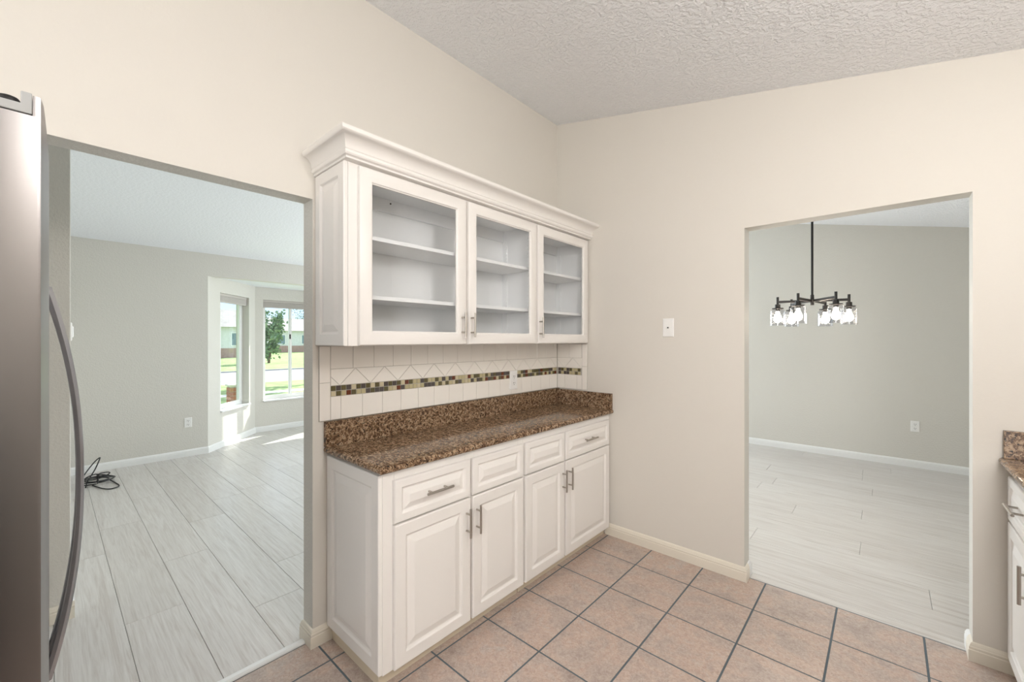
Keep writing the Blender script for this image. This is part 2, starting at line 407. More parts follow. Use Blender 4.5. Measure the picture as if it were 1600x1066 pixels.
# ---- windows
def window(name, a, b, s0, s1, stiles):
    O, U, N, L = bay_frame(a, b); P = lambda u, z, n: O + U * u + ZV * z + N * n
    w = s1 - s0; h = HEAD - SILL
    f = MB().ringpanel(P(s0, SILL, .10), U, ZV, N, w, h, [(0, 0), (0, .055), (.035, .055), (.035, .03), (.045, .03), (.045, 0)])
    root = struct(f.build(name, 'win_white'))
    for k, (u0, u1, dn) in enumerate(stiles):
        sw = MB().ringpanel(P(s0 + u0, SILL + .035, .105 + dn), U, ZV, N, u1 - u0, h - .07, [(0, 0), (0, .02), (.028, .02), (.034, .012), (.034, 0)])
        so = sw.build('window_sash', 'win_white', root)
        MB().frame_box(P(0, 0, 0), U, ZV, N, s0 + u0 + .033, s0 + u1 - .033, SILL + .066, HEAD - .066, .112 + dn, .115 + dn).build('pane', 'win_glass', so)
    # marble sill with a lip into the room
    MB().frame_box(P(0, 0, 0), U, ZV, N, s0 - .0, s1 + .0, SILL - .018, SILL + .002, -.03, .12).build('window_sill', 'sill', root, bevel=.003)
    return root, O, U, N
W1 = window('window_1', BA, BB, 0.267, 1.012, [(.035, .19, .02), (.165, .71, .0)])
W2 = window('window_2', BB, BC, 0.113, 1.017, [(.03, .475, .0), (.435, .874, .024)])
W3 = window('window_3', BC, BD, LA - 1.012, LA - 0.267, [(.035, .40, .02), (.36, .71, .0)])
MB().box(-7.600, -7.585, 2.758, 2.776, 1.50, 1.58).build('window_latch', 'black', W2[0])
for (O, U, N, s0, s1, wh) in ((W1[1], W1[2], W1[3], 0.267, 1.012, 'in the angled left bay window'), (W2[1], W2[2], W2[3], 0.113, 1.017, 'in the front bay window'),
                          (W3[1], W3[2], W3[3], LA - 1.012, LA - .267, 'in the angled right bay window')):
    e = empty('window_blind', O + U * ((s0 + s1) / 2) + ZV * 2.0 + N * .05, 'pale grey blind gathered up at the top, ' + wh, 'blind', 'raised blinds of the bay window')
    MB().frame_box(O, U, ZV, N, s0 + .008, s1 - .008, HEAD - .035, HEAD - .001, .03, .07).build('headrail', 'blind', e, bevel=.003)
    st = MB()
    for k in range(8): st.frame_box(O, U, ZV, N, s0 + .010, s1 - .010, HEAD - .045 - k * .009, HEAD - .038 - k * .009, .032, .068)
    tag(st.build('slat_stack', 'blind', e), kind='stuff')
    MB().frame_box(O, U, ZV, N, s0 + .010, s1 - .010, HEAD - .124, HEAD - .109, .032, .068).build('bottom_rail', 'blind', e, bevel=.003)

# ---- floors
struct(MB().box(-2.11, 1.08, YB, 2.925, -0.10, -0.0012).build('floor', 'grout'))
kitchen_floor = bpy.data.objects['floor']
P = 0.3425; GX, GY = -1.5727, 1.2188; g = 0.0038
for i in range(-2, 9):
    for j in range(-14, 6):
        x0, x1 = GX + i * P, GX + (i + 1) * P; y0, y1 = GY + j * P, GY + (j + 1) * P
        q = [(x0 + g, y0 + g), (x1 - g, y0 + g), (x1 - g, y1 - g), (x0 + g, y1 - g)]
        q = clip(q, -1, 0, 2.106); q = clip(q, 1, 0, 1.078); q = clip(q, 0, 1, 2.917); q = clip(q, 0, -1, -YB)
        if len(q) < 3 or poly_area(q) < 2e-4: continue
        c = (sum(a for a, b in q) / len(q), sum(b for a, b in q) / len(q), 0)
        MB().chamfer(q, fz, -0.008, 0.0, 0.0009).build('tile', 'tile', kitchen_floor, origin=c)
struct(MB().prism([(XF, YB), (-2.108, YB), (-2.108, 2.921), (XE, 2.921), (XE, YD), (XF, YD), (XF, 4.15), (-7.5, 3.34), (-7.5, 2.21), (XF, 1.40)], fz, -.10, -.004).build('floor', 'subfloor'))
living_floor = bpy.data.objects['floor.001']
PW = 0.2483; PL = 1.605
butts = {11: 0.9, 12: 0.75, 0: -4.03, 1: -2.945, 2: -3.58, 3: -2.603, 4: -3.025, 13: 0.189, 14: -.755, 15: -.137, 16: .55, 17: -.60, 18: -.153, 21: -.10}
def plank(q):
    if len(q) < 3 or poly_area(q) < .004: return
    c = (sum(a for a, b in q) / len(q), sum(b for a, b in q) / len(q), 0)
    MB().chamfer(inset(q, .0006), fz, -0.006, 0.0, 0.0014).build('plank', 'plank', living_floor, origin=c)
def rect(x0, x1, y0, y1): return [(x0, y0), (x1, y0), (x1, y1), (x0, y1)]
for k in range(-10, 28):
    y0, y1 = .0175 + PW * k, .0175 + PW * (k + 1)
    b0 = butts.get(k, random.uniform(-3.5, -1.9)); b0 -= math.ceil((b0 + 7.7) / PL) * PL
    x = b0
    while x < XE:
        q = rect(x, x + PL, y0, y1); x += PL
        q = clip(q, 0, 1, YD); q = clip(q, 1, 0, XE)
        if not q: continue
        # part west of the kitchen
        a = clip(q, 1, 0, -2.1305) if y0 < 2.92 else q
        if y0 < 2.92 <= y1:
            r = clip(clip(q, -1, 0, 2.1305), 0, -1, -2.925); plank(r)
        if y1 > 1.40 and y0 < 4.15:     # rows that reach into the bay
            a = clip(a, -1, 0, 7.5)
            d = (BB - BA).normalized(); n = Vector((-d.y, d.x)); n = n if n.x < 0 else -n
            # left flank: keep the side of line BA-BB that is inside the bay
            inn = []
            body = clip(a, -1, 0, -XF)
            plank_parts = []
            bay = clip(a, 1, 0, XF)
            if bay:
                # line through BA, BB: inside has larger y
                bay = clip(bay, -(BA.y - BB.y) / (BA.x - BB.x) * -1, -1, -(BA.y - (BA.y - BB.y) / (BA.x - BB.x) * BA.x))
            if bay:
                sl = (BD.y - BC.y) / (BD.x - BC.x); bay = clip(bay, -sl, 1, BD.y - sl * BD.x)
            if bay and body and len(bay) >= 3 and poly_area(bay) > .002 and abs(min(p[0] for p in body) - XF) < 1e-6:
                plank(body); plank(bay)
            else:
                if body: plank(body)
                if bay: plank(bay)
        else:
            a = clip(a, -1, 0, -XF)
            if a: plank(a)
# threshold strip between tile and laminate
struct(MB().prism([(-2.152, 0), (-2.110, 0), (-2.113, .006), (-2.122, .010), (-2.142, .010), (-2.150, .006)], fy, -.16, .842).build('trim_1', 'base_white'))

# ---- baseboards
BASE = [(0, 0), (.015, 0), (.015, .052), (.0125, .056), (.0135, .060), (.0135, .066), (.011, .070), (.0095, .076), (.006, .083), (0, .087)]
def baseboard(name, path, side, mat):
    return struct(sweep(MB(), BASE, path, side).build(name, mat))
baseboard('baseboard_right', [(-1.60, YR), (-0.648, YR), (-0.648, 2.925)], -1, 'base_cream')
baseboard('baseboard_right', [(0.298, 2.925), (0.298, YR), (0.425, YR)], -1, 'base_cream')
baseboard('baseboard_left', [(XLb, 1.4), (XLb, 0.853), (XL, 0.853), (XL, 0.955)], -1, 'base_cream')
baseboard('baseboard_doorway', [(-0.648, 2.925), (-0.648, YRb), (XLb, YRb), (XLb, 1.4)], -1, 'base_white')
baseboard('baseboard_doorway', [(XE, YRb), (0.298, YRb), (0.298, 2.925)], -1, 'base_white')
baseboard('baseboard_living', [(-3.24, .08), (XF, .08), tuple(BA), tuple(BB), tuple(BC), tuple(BD), (XF, YD)], -1, 'base_white')
baseboard('baseboard_partition', [(-4.5, -.038), (-3.24, -.038), (-3.24, .08)], -1, 'base_cream') if False else baseboard('baseboard_partition', [(-3.24, .095), (-3.24, -.038), (-5.5, -.038)], 1, 'base_cream')
baseboard('baseboard_dining', [(XF, YD), (XE, YD), (XE, YRb)], -1, 'base_white')

# ------------------------------------------------------------------ cabinetry
YV, XV = Vector((0, 1, 0)), Vector((1, 0, 0))
def bar_handle(parent, p, axis, L, N, post=None, r=.0058, stand=.032):
    """bar pull centred on p (on the bar's axis); N points away from the door"""
    p = Vector(p); axis = Vector(axis); N = Vector(N); post = post or L * .6
    mb = MB(); mb.tube([p - axis * L / 2, p + axis * L / 2], r, 12)
    for s in (-1, 1): mb.tube([p + axis * (s * post / 2), p + axis * (s * post / 2) - N * stand], r * .8, 10)
    return mb.build('handle', 'nickel', parent, smooth=True)
def door_prof(st, rise):
    return [(0, 0), (0, .014), (.002, .0175), (.005, .019), (st - .006, .019), (st - .003, .0160), (st, .0110), (st + .005, .0085), (st + .009, .0085),
            (st + .011, .0100), (st + .011 + rise, .0185), (st + .013 + rise, .0190)]
def raised(name, O, U, N, w, h, st, rise, mat, parent):
    return MB().panel(O, U, ZV, N, w, h, door_prof(st, rise)).build(name, mat, parent, smooth=9)

# ---- base cabinets on the left wall
FX = -1.569       # face frame front
def base_unit(label, y0, y1, doors, drawers, side_panel):
    root = empty('base_cabinet', ((XL + FX) / 2, (y0 + y1) / 2, 0), label, 'cabinet', 'white base cabinets under the long granite counter')
    c = MB()
    c.box(XL + .002, FX - .018, y0, y0 + .018, .078, .922); c.box(XL + .002, FX - .018, y1 - .018, y1, .078, .922)
    c.box(XL + .002, FX - .018, y0 + .018, y1 - .018, .078, .096); c.box(XL + .002, XL + .010, y0 + .018, y1 - .018, .096, .922)
    c.build('carcass', 'cab', root)
    f = MB(); zt = .922
    f.box(FX - .018, FX, y0, y0 + .055, .072, zt); f.box(FX - .018, FX, y1 - .045, y1, .072, zt)
    ym = (doors[0][1] + doors[1][0]) / 2
    f.box(FX - .018, FX, ym - .03, ym + .03, .072, zt)
    for a, b in ((y0 + .055, ym - .03), (ym + .03, y1 - .045)):
        f.box(FX - .018, FX, a, b, .072, .112); f.box(FX - .018, FX, a, b, .665, .72); f.box(FX - .018, FX, a, b, .870, zt)
    f.build('face_frame', 'cab', root, bevel=.0015)
    k = MB().box(XL + .002, -1.612, y0 + .007, y1 if y1 > 2.5 else y1, .0, .078)
    k.build('toe_kick', 'toe', root)
    for n, (a, b, hs) in enumerate(doors):
        d = raised('door', (FX + .001, a, .076), YV, XV, b - a, .616, .060, .028, 'cab', root)
        bar_handle(d, (FX + .053, hs, .580), ZV, .142, XV)
    for n, (a, b, hs) in enumerate(drawers):
        d = raised('drawer' if hs else 'false_drawer_front', (FX + .001, a, .700), YV, XV, b - a, .184, .040, .022, 'cab', root)
        if hs: bar_handle(d, (FX + .053, hs, .795), YV, .148, XV)
    if side_panel:
        raised('side_panel', (XL + .004, y0 + .002, .076), XV, Vector((0, -1, 0)), (FX - .004) - (XL + .004), .838, .062, .03, 'cab', root)
    return root
base_unit('white raised-panel base cabinet nearest the camera, with a decorative end panel beside the wide opening', .935, 1.838,
          [(.982, 1.416, 1.386), (1.431, 1.826, 1.454)], [(.982, 1.416, 1.203), (1.431, 1.826, None)], True)
base_unit('white raised-panel base cabinet in the corner against the far wall', 1.839, 2.852,
          [(1.848, 2.236, 2.212), (2.254, 2.822, 2.279)], [(1.848, 2.236, None), (2.254, 2.822, 2.527)], False)
# side toe board
# granite counter with a rolled edge
def counter_prof(z0, z1, d=.0):
    r = (z1 - z0) / 2; zm = (z0 + z1) / 2
    return [(r * math.cos(t) * 1.0, zm + r * math.sin(t)) for t in [math.radians(a) for a in range(-90, 91, 20)]]
def counter_slab(mb, x_wall, y_far, pts, z0, z1):
    """pts: list of exposed outline points (2D, inset by edge radius), path order; closed back through the wall corner"""
    rings = []
    outl = pts
    return outl
root = empty('countertop', (-1.8, 1.9, .925), 'long brown speckled granite countertop on the white base cabinets', 'countertop')
mb = MB()
z0c, z1c = .925, .957; r = .016
def outline(off):
    # exposed: left end (y=.905) and front (x=-1.535); wall sides stay put
    return [(-2.058, YR - .002), (-2.058, .905 + r - off), (-1.535 - r + off, .905 + r - off), (-1.535 - r + off, YR - .002)]
rings = []
for a in range(-90, 91, 18):
    t = math.radians(a); o = outline(r * math.cos(t)); rings.append([(x, y, (z0c + z1c) / 2 + r * math.sin(t)) for x, y in o])
mb.loops(rings); mb.build('slab', 'granite', root, smooth=50)
MB().box(-2.058, -2.032, .905, YR - .002, .957, 1.081).build('upstand', 'granite', root, bevel=.002)
MB().box(-2.032, -1.542, YR - .026, YR - .002, .957, 1.077).build('upstand', 'granite', root, bevel=.002)

# ---- backsplash of tiles
bs = empty('tile_backsplash', (XL, 1.9, 1.08), 'cream ceramic tile backsplash with a mosaic strip below the glass cabinets', 'backsplash')
MB().box(XL + .0005, XL + .0055, .881, YR - .0005, 1.083, 1.4525).box(XL + .0055, -1.762, YR - .0055, YR - .0005, 1.083, 1.4525).build('grout', 'tile_grout', bs)
tl = lambda y, z, t: (XL + t, y, z)            # left wall tiles
tr_ = lambda x, z, t: (x, YR - t, z)            # far wall tiles
def bt(poly, fn, name='tile', mat='bs_tile', t1=.009):
    if len(poly) < 3 or poly_area(poly) < 6e-5: return
    c = fn(sum(a for a, b in poly) / len(poly), sum(b for a, b in poly) / len(poly), .004)
    MB().chamfer(inset(poly, .0007), fn, .004, t1, .0012).build(name, mat, bs, origin=c)
yE = YR - .010
Z0, Z1, Z2, Z3, Z4 = 1.084, 1.2005, 1.2545, 1.338, 1.4525
def rows(fn, a0, a1, low0, pitch):
    x = a0; e = low0
    while x < a1 - .004:
        bt(clip(rect(x, min(e, a1), Z0, Z1), 1, 0, a1), fn); x = e; e += pitch
    x = a0
    while x < a1 - .004: bt(rect(x, min(x + .1175, a1), Z3, Z4), fn); x += .1175
    T = .1685; p0 = low0 - .006 - 2 * T
    for k in range(16):
        d = p0 + k * T; u = d + T / 2
        up = [(d, Z2), (d + T, Z2), (u, Z3)]; dn = [(u, Z3), (u + T / 2, Z2), (u + T, Z3)]
        for t in (up, dn):
            t = clip(clip(t, -1, 0, -a0), 1, 0, a1); bt(t, fn)
rows(tl, .937, yE, .989, .1170)
rows(tr_, -2.050, -1.811, -2.05 + .075, .1170)
for a, b in ((Z0, 1.271), (1.271, Z4)):
    bt(rect(.8815, .936, a, b), tl); bt(rect(-1.810, -1.7625, a, b), tr_)
top = 'OGOGTOGOTOTGOGOTROTTGOTTOTGTGRTT'; bot = 'TOTROTTGOGGOTTRGTTTTTGGGTOTOTTOG'
mm = {'O': 'mos_olive', 'G': 'mos_grey', 'T': 'mos_tan', 'R': 'mos_red', 'S': 'mos_sand'}
protos = {}
rm = random.Random(3)
def mosaic(fn, kind, a, z, axis):
    key = (kind, axis)
    if key not in protos:
        h = .0120
        me = MB().chamfer([(-h, -h), (h, -h), (h, h), (-h, h)], fn, .0, .0050, .001)
        me.v = [tuple(Vector(p) - Vector(fn(0, 0, 0))) for p in me.v]
        o = me.build('mosaic_tile', mm[kind], bs); protos[key] = o
    else:
        o = protos[key].copy(); C.objects.link(o); o.parent = bs
    o.location = Vector(fn(a, z, .0035)) - wloc(bs)
mp_ = .0268
n = int((yE - .938) / mp_)
for k in range(n):
    for r_, s_ in ((1, top), (0, bot)):
        kd = s_[k] if k < len(s_) else rm.choice('OGTTOGTTORGTS')
        if kd == 'T' and rm.random() < .4: kd = 'S'
        mosaic(tl, kd, .938 + mp_ * (k + .5), Z1 + .0135 + r_ * .0268, 'l')
for k in range(8):
    for r_ in (0, 1): mosaic(tr_, rm.choice('OGTOGTTO'), -2.036 + .0272 * (k + .3), Z1 + .0135 + r_ * .0268, 'r')

# ---- upper glass cabinets
UX = -1.762       # face frame front
UB, UT = 1.4555, 2.27
def glass_door(root, y0, y1, hy):
    w = y1 - y0; z0, z1 = 1.459, 2.262
    d = MB().ringpanel((UX + .001, y0, z0), YV, ZV, XV, w, z1 - z0,
                       [(0, 0), (0, .014), (.002, .0175), (.005, .019), (.056, .019), (.060, .017), (.062, .012), (.066, .010), (.066, 0)]).build('door', 'cab', root, smooth=30)
    MB().box(UX + .005, UX + .008, y0 + .060, y1 - .060, z0 + .060, z1 - .060).build('glass_pane', 'glass', d)
    bar_handle(d, (UX + .053, hy, 1.566), ZV, .136, XV)
    hg = UX + .0
    return d
def upper_unit(label, y0, y1, doors, side_panel):
    root = empty('glass_cabinet', ((XL + UX) / 2, (y0 + y1) / 2, UB), label, 'cabinet', 'white glass-door wall cabinets')
    c = MB(); t = .016
    c.box(XL + .002, UX - .018, y0, y0 + t, UB, UT); c.box(XL + .002, UX - .018, y1 - t, y1, UB, UT)
    c.box(XL + .002, UX - .018, y0 + t, y1 - t, UB, UB + t); c.box(XL + .002, UX - .018, y0 + t, y1 - t, 2.254, 2.27)
    c.box(XL + .002, XL + .008, y0 + t, y1 - t, UB + t, 2.254)
    c.build('carcass', 'cab_in', root)
    f = MB()
    f.box(UX - .018, UX, y0, doors[0][0] + .03, UB, UT); f.box(UX - .018, UX, doors[-1][1] - .03, y1, UB, UT)
    f.box(UX - .018, UX, doors[0][0] + .03, doors[-1][1] - .03, UB, UB + .035); f.box(UX - .018, UX, doors[0][0] + .03, doors[-1][1] - .03, 2.235, UT)
    if len(doors) > 1:
        ym = (doors[0][1] + doors[1][0]) / 2; f.box(UX - .018, UX, ym - .018, ym + .018, UB + .035, 2.235)
    f.build('face_frame', 'cab', root, bevel=.0012)
    MB().box(XL + .008, XL + .022, y0 + t, y1 - t, 2.182, 2.254).build('hanging_rail', 'cab_in', root)
    yy = y0 + (y1 - y0) * .29
    MB().tube([(XL + .021, yy, 2.235), (XL + .025, yy, 2.235)], .0045, 10).build('screw', 'slot', root)
    for z in (1.672, 1.950):
        MB().box(XL + .012, UX - .022, y0 + t + .003, y1 - t - .003, z, z + .019).build('shelf', 'cab_in', root, bevel=.001)
    for ys, dy in ((y0 + t, .006), (y1 - t, -.006)):
        for xs in (XL + .040, UX - .060):
            s = MB(); s.box(xs, xs + .016, ys, ys + dy * .5, UB + t + .04, 2.17)
            for q in range(26):                       # rungs that carry the shelves
                z = UB + t + .05 + q * .026
                s.box(xs + .001, xs + .015, ys + dy * .4, ys + dy * 1.1, z, z + .009)
            s.build('shelf_standard', 'cab_in', root)
    for a, b, hy in doors: glass_door(root, a, b, hy)
    # hinges on the frame inside
    if side_panel:
        raised('side_panel', (XL + .004, y0 - .001, UB + .001), XV, Vector((0, -1, 0)), (UX - .002) - (XL + .004), .815, .058, .026, 'cab', root)
    return root
upper_unit('white wall cabinet with two glass doors and raised end panel, nearer the wide opening', .882, 2.198, [(.926, 1.560, 1.525), (1.577, 2.190, 1.594)], True)
upper_unit('narrow white wall cabinet with one glass door, in the corner at the far wall', 2.199, 2.852, [(2.206, 2.836, 2.218)], False)
# crown moulding around the uppers
crn = [(-.02, 2.2715), (.004, 2.2715), (.010, 2.2718), (.013, 2.273), (.013, 2.280), (.017, 2.283), (.024, 2.285), (.028, 2.291), (.028, 2.299), (.024, 2.303), (.026, 2.306)]
for k in range(7):
    t = k / 6 * math.pi / 2
    crn.append((.028 + .050 * (1 - math.cos(t)), 2.308 + .046 * math.sin(t)))
crn += [(.082, 2.356), (.086, 2.360), (.088, 2.366), (.088, 2.376), (-.02, 2.376)]
cm = MB(); rings = []
for (px, py, nx, ny) in ((XL + .001, .866, 0, -.70), (-1.743, .866, 1, -.70), (-1.743, YR - .001, 1, 0)):
    rings.append([(px + nx * o if not (nx == 0) else px, py + ny * o, z) for o, z in crn])
cm.loops(rings); cmo = cm.build('crown_moulding', 'cab', None, smooth=25)
tag(cmo, 'wide white crown moulding along the top of the glass-door cabinets', 'moulding')

# ---- right-hand cabinet run, only its far corner shows
rc = empty('base_cabinet', (.74, 2.2, 0), 'white base cabinet at the right edge of the picture', 'cabinet')
c = MB(); CX = .420
c.box(CX + .018, 1.078, 1.60, 1.618, .078, .922); c.box(CX + .018, 1.078, 2.834, 2.852, .078, .922); c.box(CX + .018, 1.078, 1.618, 2.834, .078, .096)
c.box(1.060, 1.078, 1.618, 2.834, .096, .922); c.build('carcass', 'cab', rc)
f = MB()
for a, b in ((1.60, 1.64), (2.20, 2.25), (2.80, 2.852)): f.box(CX, CX + .018, a, b, .072, .922)
for a, b in ((1.64, 2.20), (2.25, 2.80)):
    f.box(CX, CX + .018, a, b, .072, .112); f.box(CX, CX + .018, a, b, .665, .72); f.box(CX, CX + .018, a, b, .870, .922)
f.build('face_frame', 'cab', rc, bevel=.0015)
MB().box(CX + .07, 1.078, 1.60, 2.842, 0, .078).build('toe_kick', 'toe', rc)
NX = Vector((-1, 0, 0))
for y, hd in ((2.842, 2.411), (2.215, 1.75)):
    d = raised('door', (CX - .001, y, .076), Vector((0, -1, 0)), NX, y - (2.23 if y > 2.5 else 1.62), .604, .060, .028, 'cab', rc)
    bar_handle(d, (.367, hd if y > 2.5 else 2.15, .570), ZV, .142, NX)
    d = raised('drawer', (CX - .001, y, .690), Vector((0, -1, 0)), NX, y - (2.23 if y > 2.5 else 1.62), .190, .040, .022, 'cab', rc)
    bar_handle(d, (.367, y - .245, .796), YV, .157, NX)
ct = empty('countertop', (.74, 2.2, .925), 'brown granite countertop corner at the right edge of the picture', 'countertop')
rings = []
for a in range(-90, 91, 18):
    t = math.radians(a); o = r * math.cos(t)
    rings.append([(1.078, YR - .002, .941 + r * math.sin(t)), (.376 + r - o, YR - .002, .941 + r * math.sin(t)), (.376 + r - o, 1.58 - o + r, .941 + r * math.sin(t)), (1.078, 1.58 - o + r, .941 + r * math.sin(t))])
MB().loops(rings).build('slab', 'granite', ct, smooth=50)
MB().box(.389, 1.054, YR - .026, YR - .002, .957, 1.080).build('upstand', 'granite', ct, bevel=.002)
MB().box(1.054, 1.078, 1.58, YR - .002, .957, 1.080).build('upstand', 'granite', ct, bevel=.002)

# ------------------------------------------------------------------ refrigerator
fr = empty('refrigerator', (-1.45, -.45, 0), 'stainless steel refrigerator with curved handles, left of the wide opening', 'refrigerator')
FT = 1.868
MB().box(-1.94, -1.01, -.84, -.085, .092, 1.80).build('body', 'fridge_dark', fr, bevel=.006)
MB().box(-1.93, -1.02, -.80, -.05, 0, .09).build('base_grille', 'black', fr)
def front_y(x):   # gentle bow of the doors
    return .0015 - .0075 * ((x + 1.47) / .47) ** 2
def fridge_door(name, xa, xb, z0, z1):
    n = 14; outl = []
    xs = [xa + (xb - xa) * k / n for k in range(n + 1)]
    pts = [(xa, -.078)]
    def y_at(x): return front_y(x)
    # rounded ends
    rr = .006
    pts += [(xa, y_at(xa) - rr), (xa + rr * .3, y_at(xa) - rr * .3)]
    pts += [(x, y_at(x)) for x in xs if xa + rr < x < xb - rr]
    pts += [(xb - rr * .3, y_at(xb) - rr * .3), (xb, y_at(xb) - rr), (xb, -.078)]
    lip = [(x, y) if y > -.05 else (x, -.0165) for x, y in pts]      # the front skin stands proud of the door's top
    return MB().prism(pts, fz, z0, z1 - .032).prism(lip, fz, z1 - .032, z1).build(name, 'steel', fr, smooth=30)
door_r = fridge_door('door', -1.462, -1.000, .100, FT)
door_l = fridge_door('door', -1.940, -1.466, .100, FT)
def fridge_handle(parent, x):
    n = 28; z0, z1 = .705, 1.605; y0 = front_y(x); rings = []
    for k in range(n + 1):
        t = k / n; z = z0 + (z1 - z0) * t; s = math.sin(math.pi * t)
        b = .052 * (1 - abs(2 * t - 1) ** 2.2)
        dz = 0
        yo = y0 + .004 + b; yi = yo - (.012 + .004 * (1 - s))
        w = .013
        rings.append([(x - w, yi, z), (x + w, yi, z), (x + w + .002, (yo + yi) / 2, z), (x + w * .7, yo, z), (x - w * .7, yo, z), (x - w - .002, (yo + yi) / 2, z)])
    return MB().loops(rings).build('handle', 'steel_polish', parent, smooth=50)
fridge_handle(door_r, -1.432); fridge_handle(door_l, -1.496)
for x0, x1, s in ((-1.0005, -1.09, 1), (-1.9395, -1.85, -1)):
    hx = -.997 if s > 0 else -1.9435
    # bracket: low plate along the door's top edge with an upright tab near the front
    b = MB().prism([(-.090, 1.838), (-.017, 1.838), (-.017, FT + .003), (-.0285, FT + .003), (-.0285, 1.852), (-.090, 1.852)], fx, hx - .002 * s, x1)
    h = b.build('hinge_cover', 'fridge_grey', fr, bevel=.0012)
    MB().lathe([(.0125, 1.8521), (.0125, 1.8575), (.011, 1.8600), (.006, 1.8620), (.001, 1.8622)], (hx - .016 * s, -.0415, 0), 20).build('hinge_pin', 'black', h, smooth=True)

# ------------------------------------------------------------------ unseen black range, added to darken the refrigerator's reflection
kr = empty('range_reflection_prop', (.75, -.15, 0), 'black range added out of view for the dark reflection in the refrigerator steel', 'range')
MB().box(.44, 1.06, -.54, .24, .03, .93).build('body', 'black_enamel', kr, bevel=.004)
MB().box(.42, 1.06, -.55, .25, .93, .955).build('cooktop', 'black_enamel', kr, bevel=.004)
MB().box(.98, 1.06, -.55, .25, .955, 1.18).build('backguard', 'black_enamel', kr, bevel=.006)
od = MB().box(.405, .44, -.53, .23, .22, .80).build('oven_door', 'black_enamel', kr, bevel=.004)
MB().tube([(.36, -.45, .76), (.36, .15, .76)], .011, 12).tube([(.36, -.42, .76), (.41, -.42, .76)], .008).tube([(.36, .12, .76), (.41, .12, .76)], .008).build('handle', 'nickel', od, smooth=True)
MB().box(.41, .44, -.53, .23, .05, .20).build('drawer', 'black_enamel', kr, bevel=.004)

# ------------------------------------------------------------------ wall plates
def outlet(loc, U, N, label, kind='outlet', w=.076, h=.120):
    loc = Vector(loc); U = Vector(U); N = Vector(N)
    names = {'outlet': 'wall_outlet', 'cable': 'cable_plate', 'switch': 'light_switch'}
    root = empty(names[kind], loc, label, {'outlet': 'outlet', 'cable': 'wall plate', 'switch': 'switch'}[kind])
    O = loc - U * w / 2 - ZV * h / 2
    MB().panel(O, U, ZV, N, w, h, [(0, 0), (0, .003), (.002, .0055), (.006, .0065)]).build('plate', 'plate', root)
    if kind == 'outlet':
        for dz in (.024, -.024):
            s = MB().panel(loc - U * .017 + ZV * (dz - .016), U, ZV, N, .034, .032, [(0, .006), (.001, .0085), (.004, .009)]).build('socket', 'plate', root)
            q = MB()
            for du in (-.007, .007): q.frame_box(loc, U, ZV, N, du - .0016, du + .0016, dz - .001, dz + .010, .0085, .0094)
            q.frame_box(loc, U, ZV, N, -.003, .003, dz - .011, dz - .006, .0085, .0094); q.build('slot', 'slot', s)
        MB().frame_box(loc, U, ZV, N, -.002, .002, -.002, .002, .006, .0075).build('screw', 'nickel', root)
    elif kind == 'cable':
        MB().tube([loc + N * .006, loc + N * .012], .0045, 12).build('connector', 'slot', root)
        for dz in (.046, -.046): MB().tube([loc + N * .006 + ZV * dz, loc + N * .0075 + ZV * dz], .003, 10).build('screw', 'plate', root)
    else:
        MB().panel(loc - U * .016 - ZV * .032, U, ZV, N, .032, .064, [(0, .006), (.001, .010), (.006, .0125)]).build('rocker', 'plate', root)
    return root
outlet((XL + .009, 2.297, 1.187), YV, XV, 'white electrical outlet on the tile backsplash', w=.080, h=.136)
outlet((-1.118, YR, 1.568), XV, (0, -1, 0), 'white cable wall plate on the plain kitchen wall right of the cabinets', 'cable', .076, .126)
outlet((XF, 1.192, .430), YV, XV, 'white electrical outlet low on the living room wall left of the bay', w=.078, h=.124)
outlet((.250, YD, .478), XV, (0, -1, 0), 'white electrical outlet low on the dining room wall', w=.076, h=.124)
outlet((-3.31, .080, 1.528), XV, (0, 1, 0), 'white light switch on the end of the living room partition wall', 'switch', .076, .10)

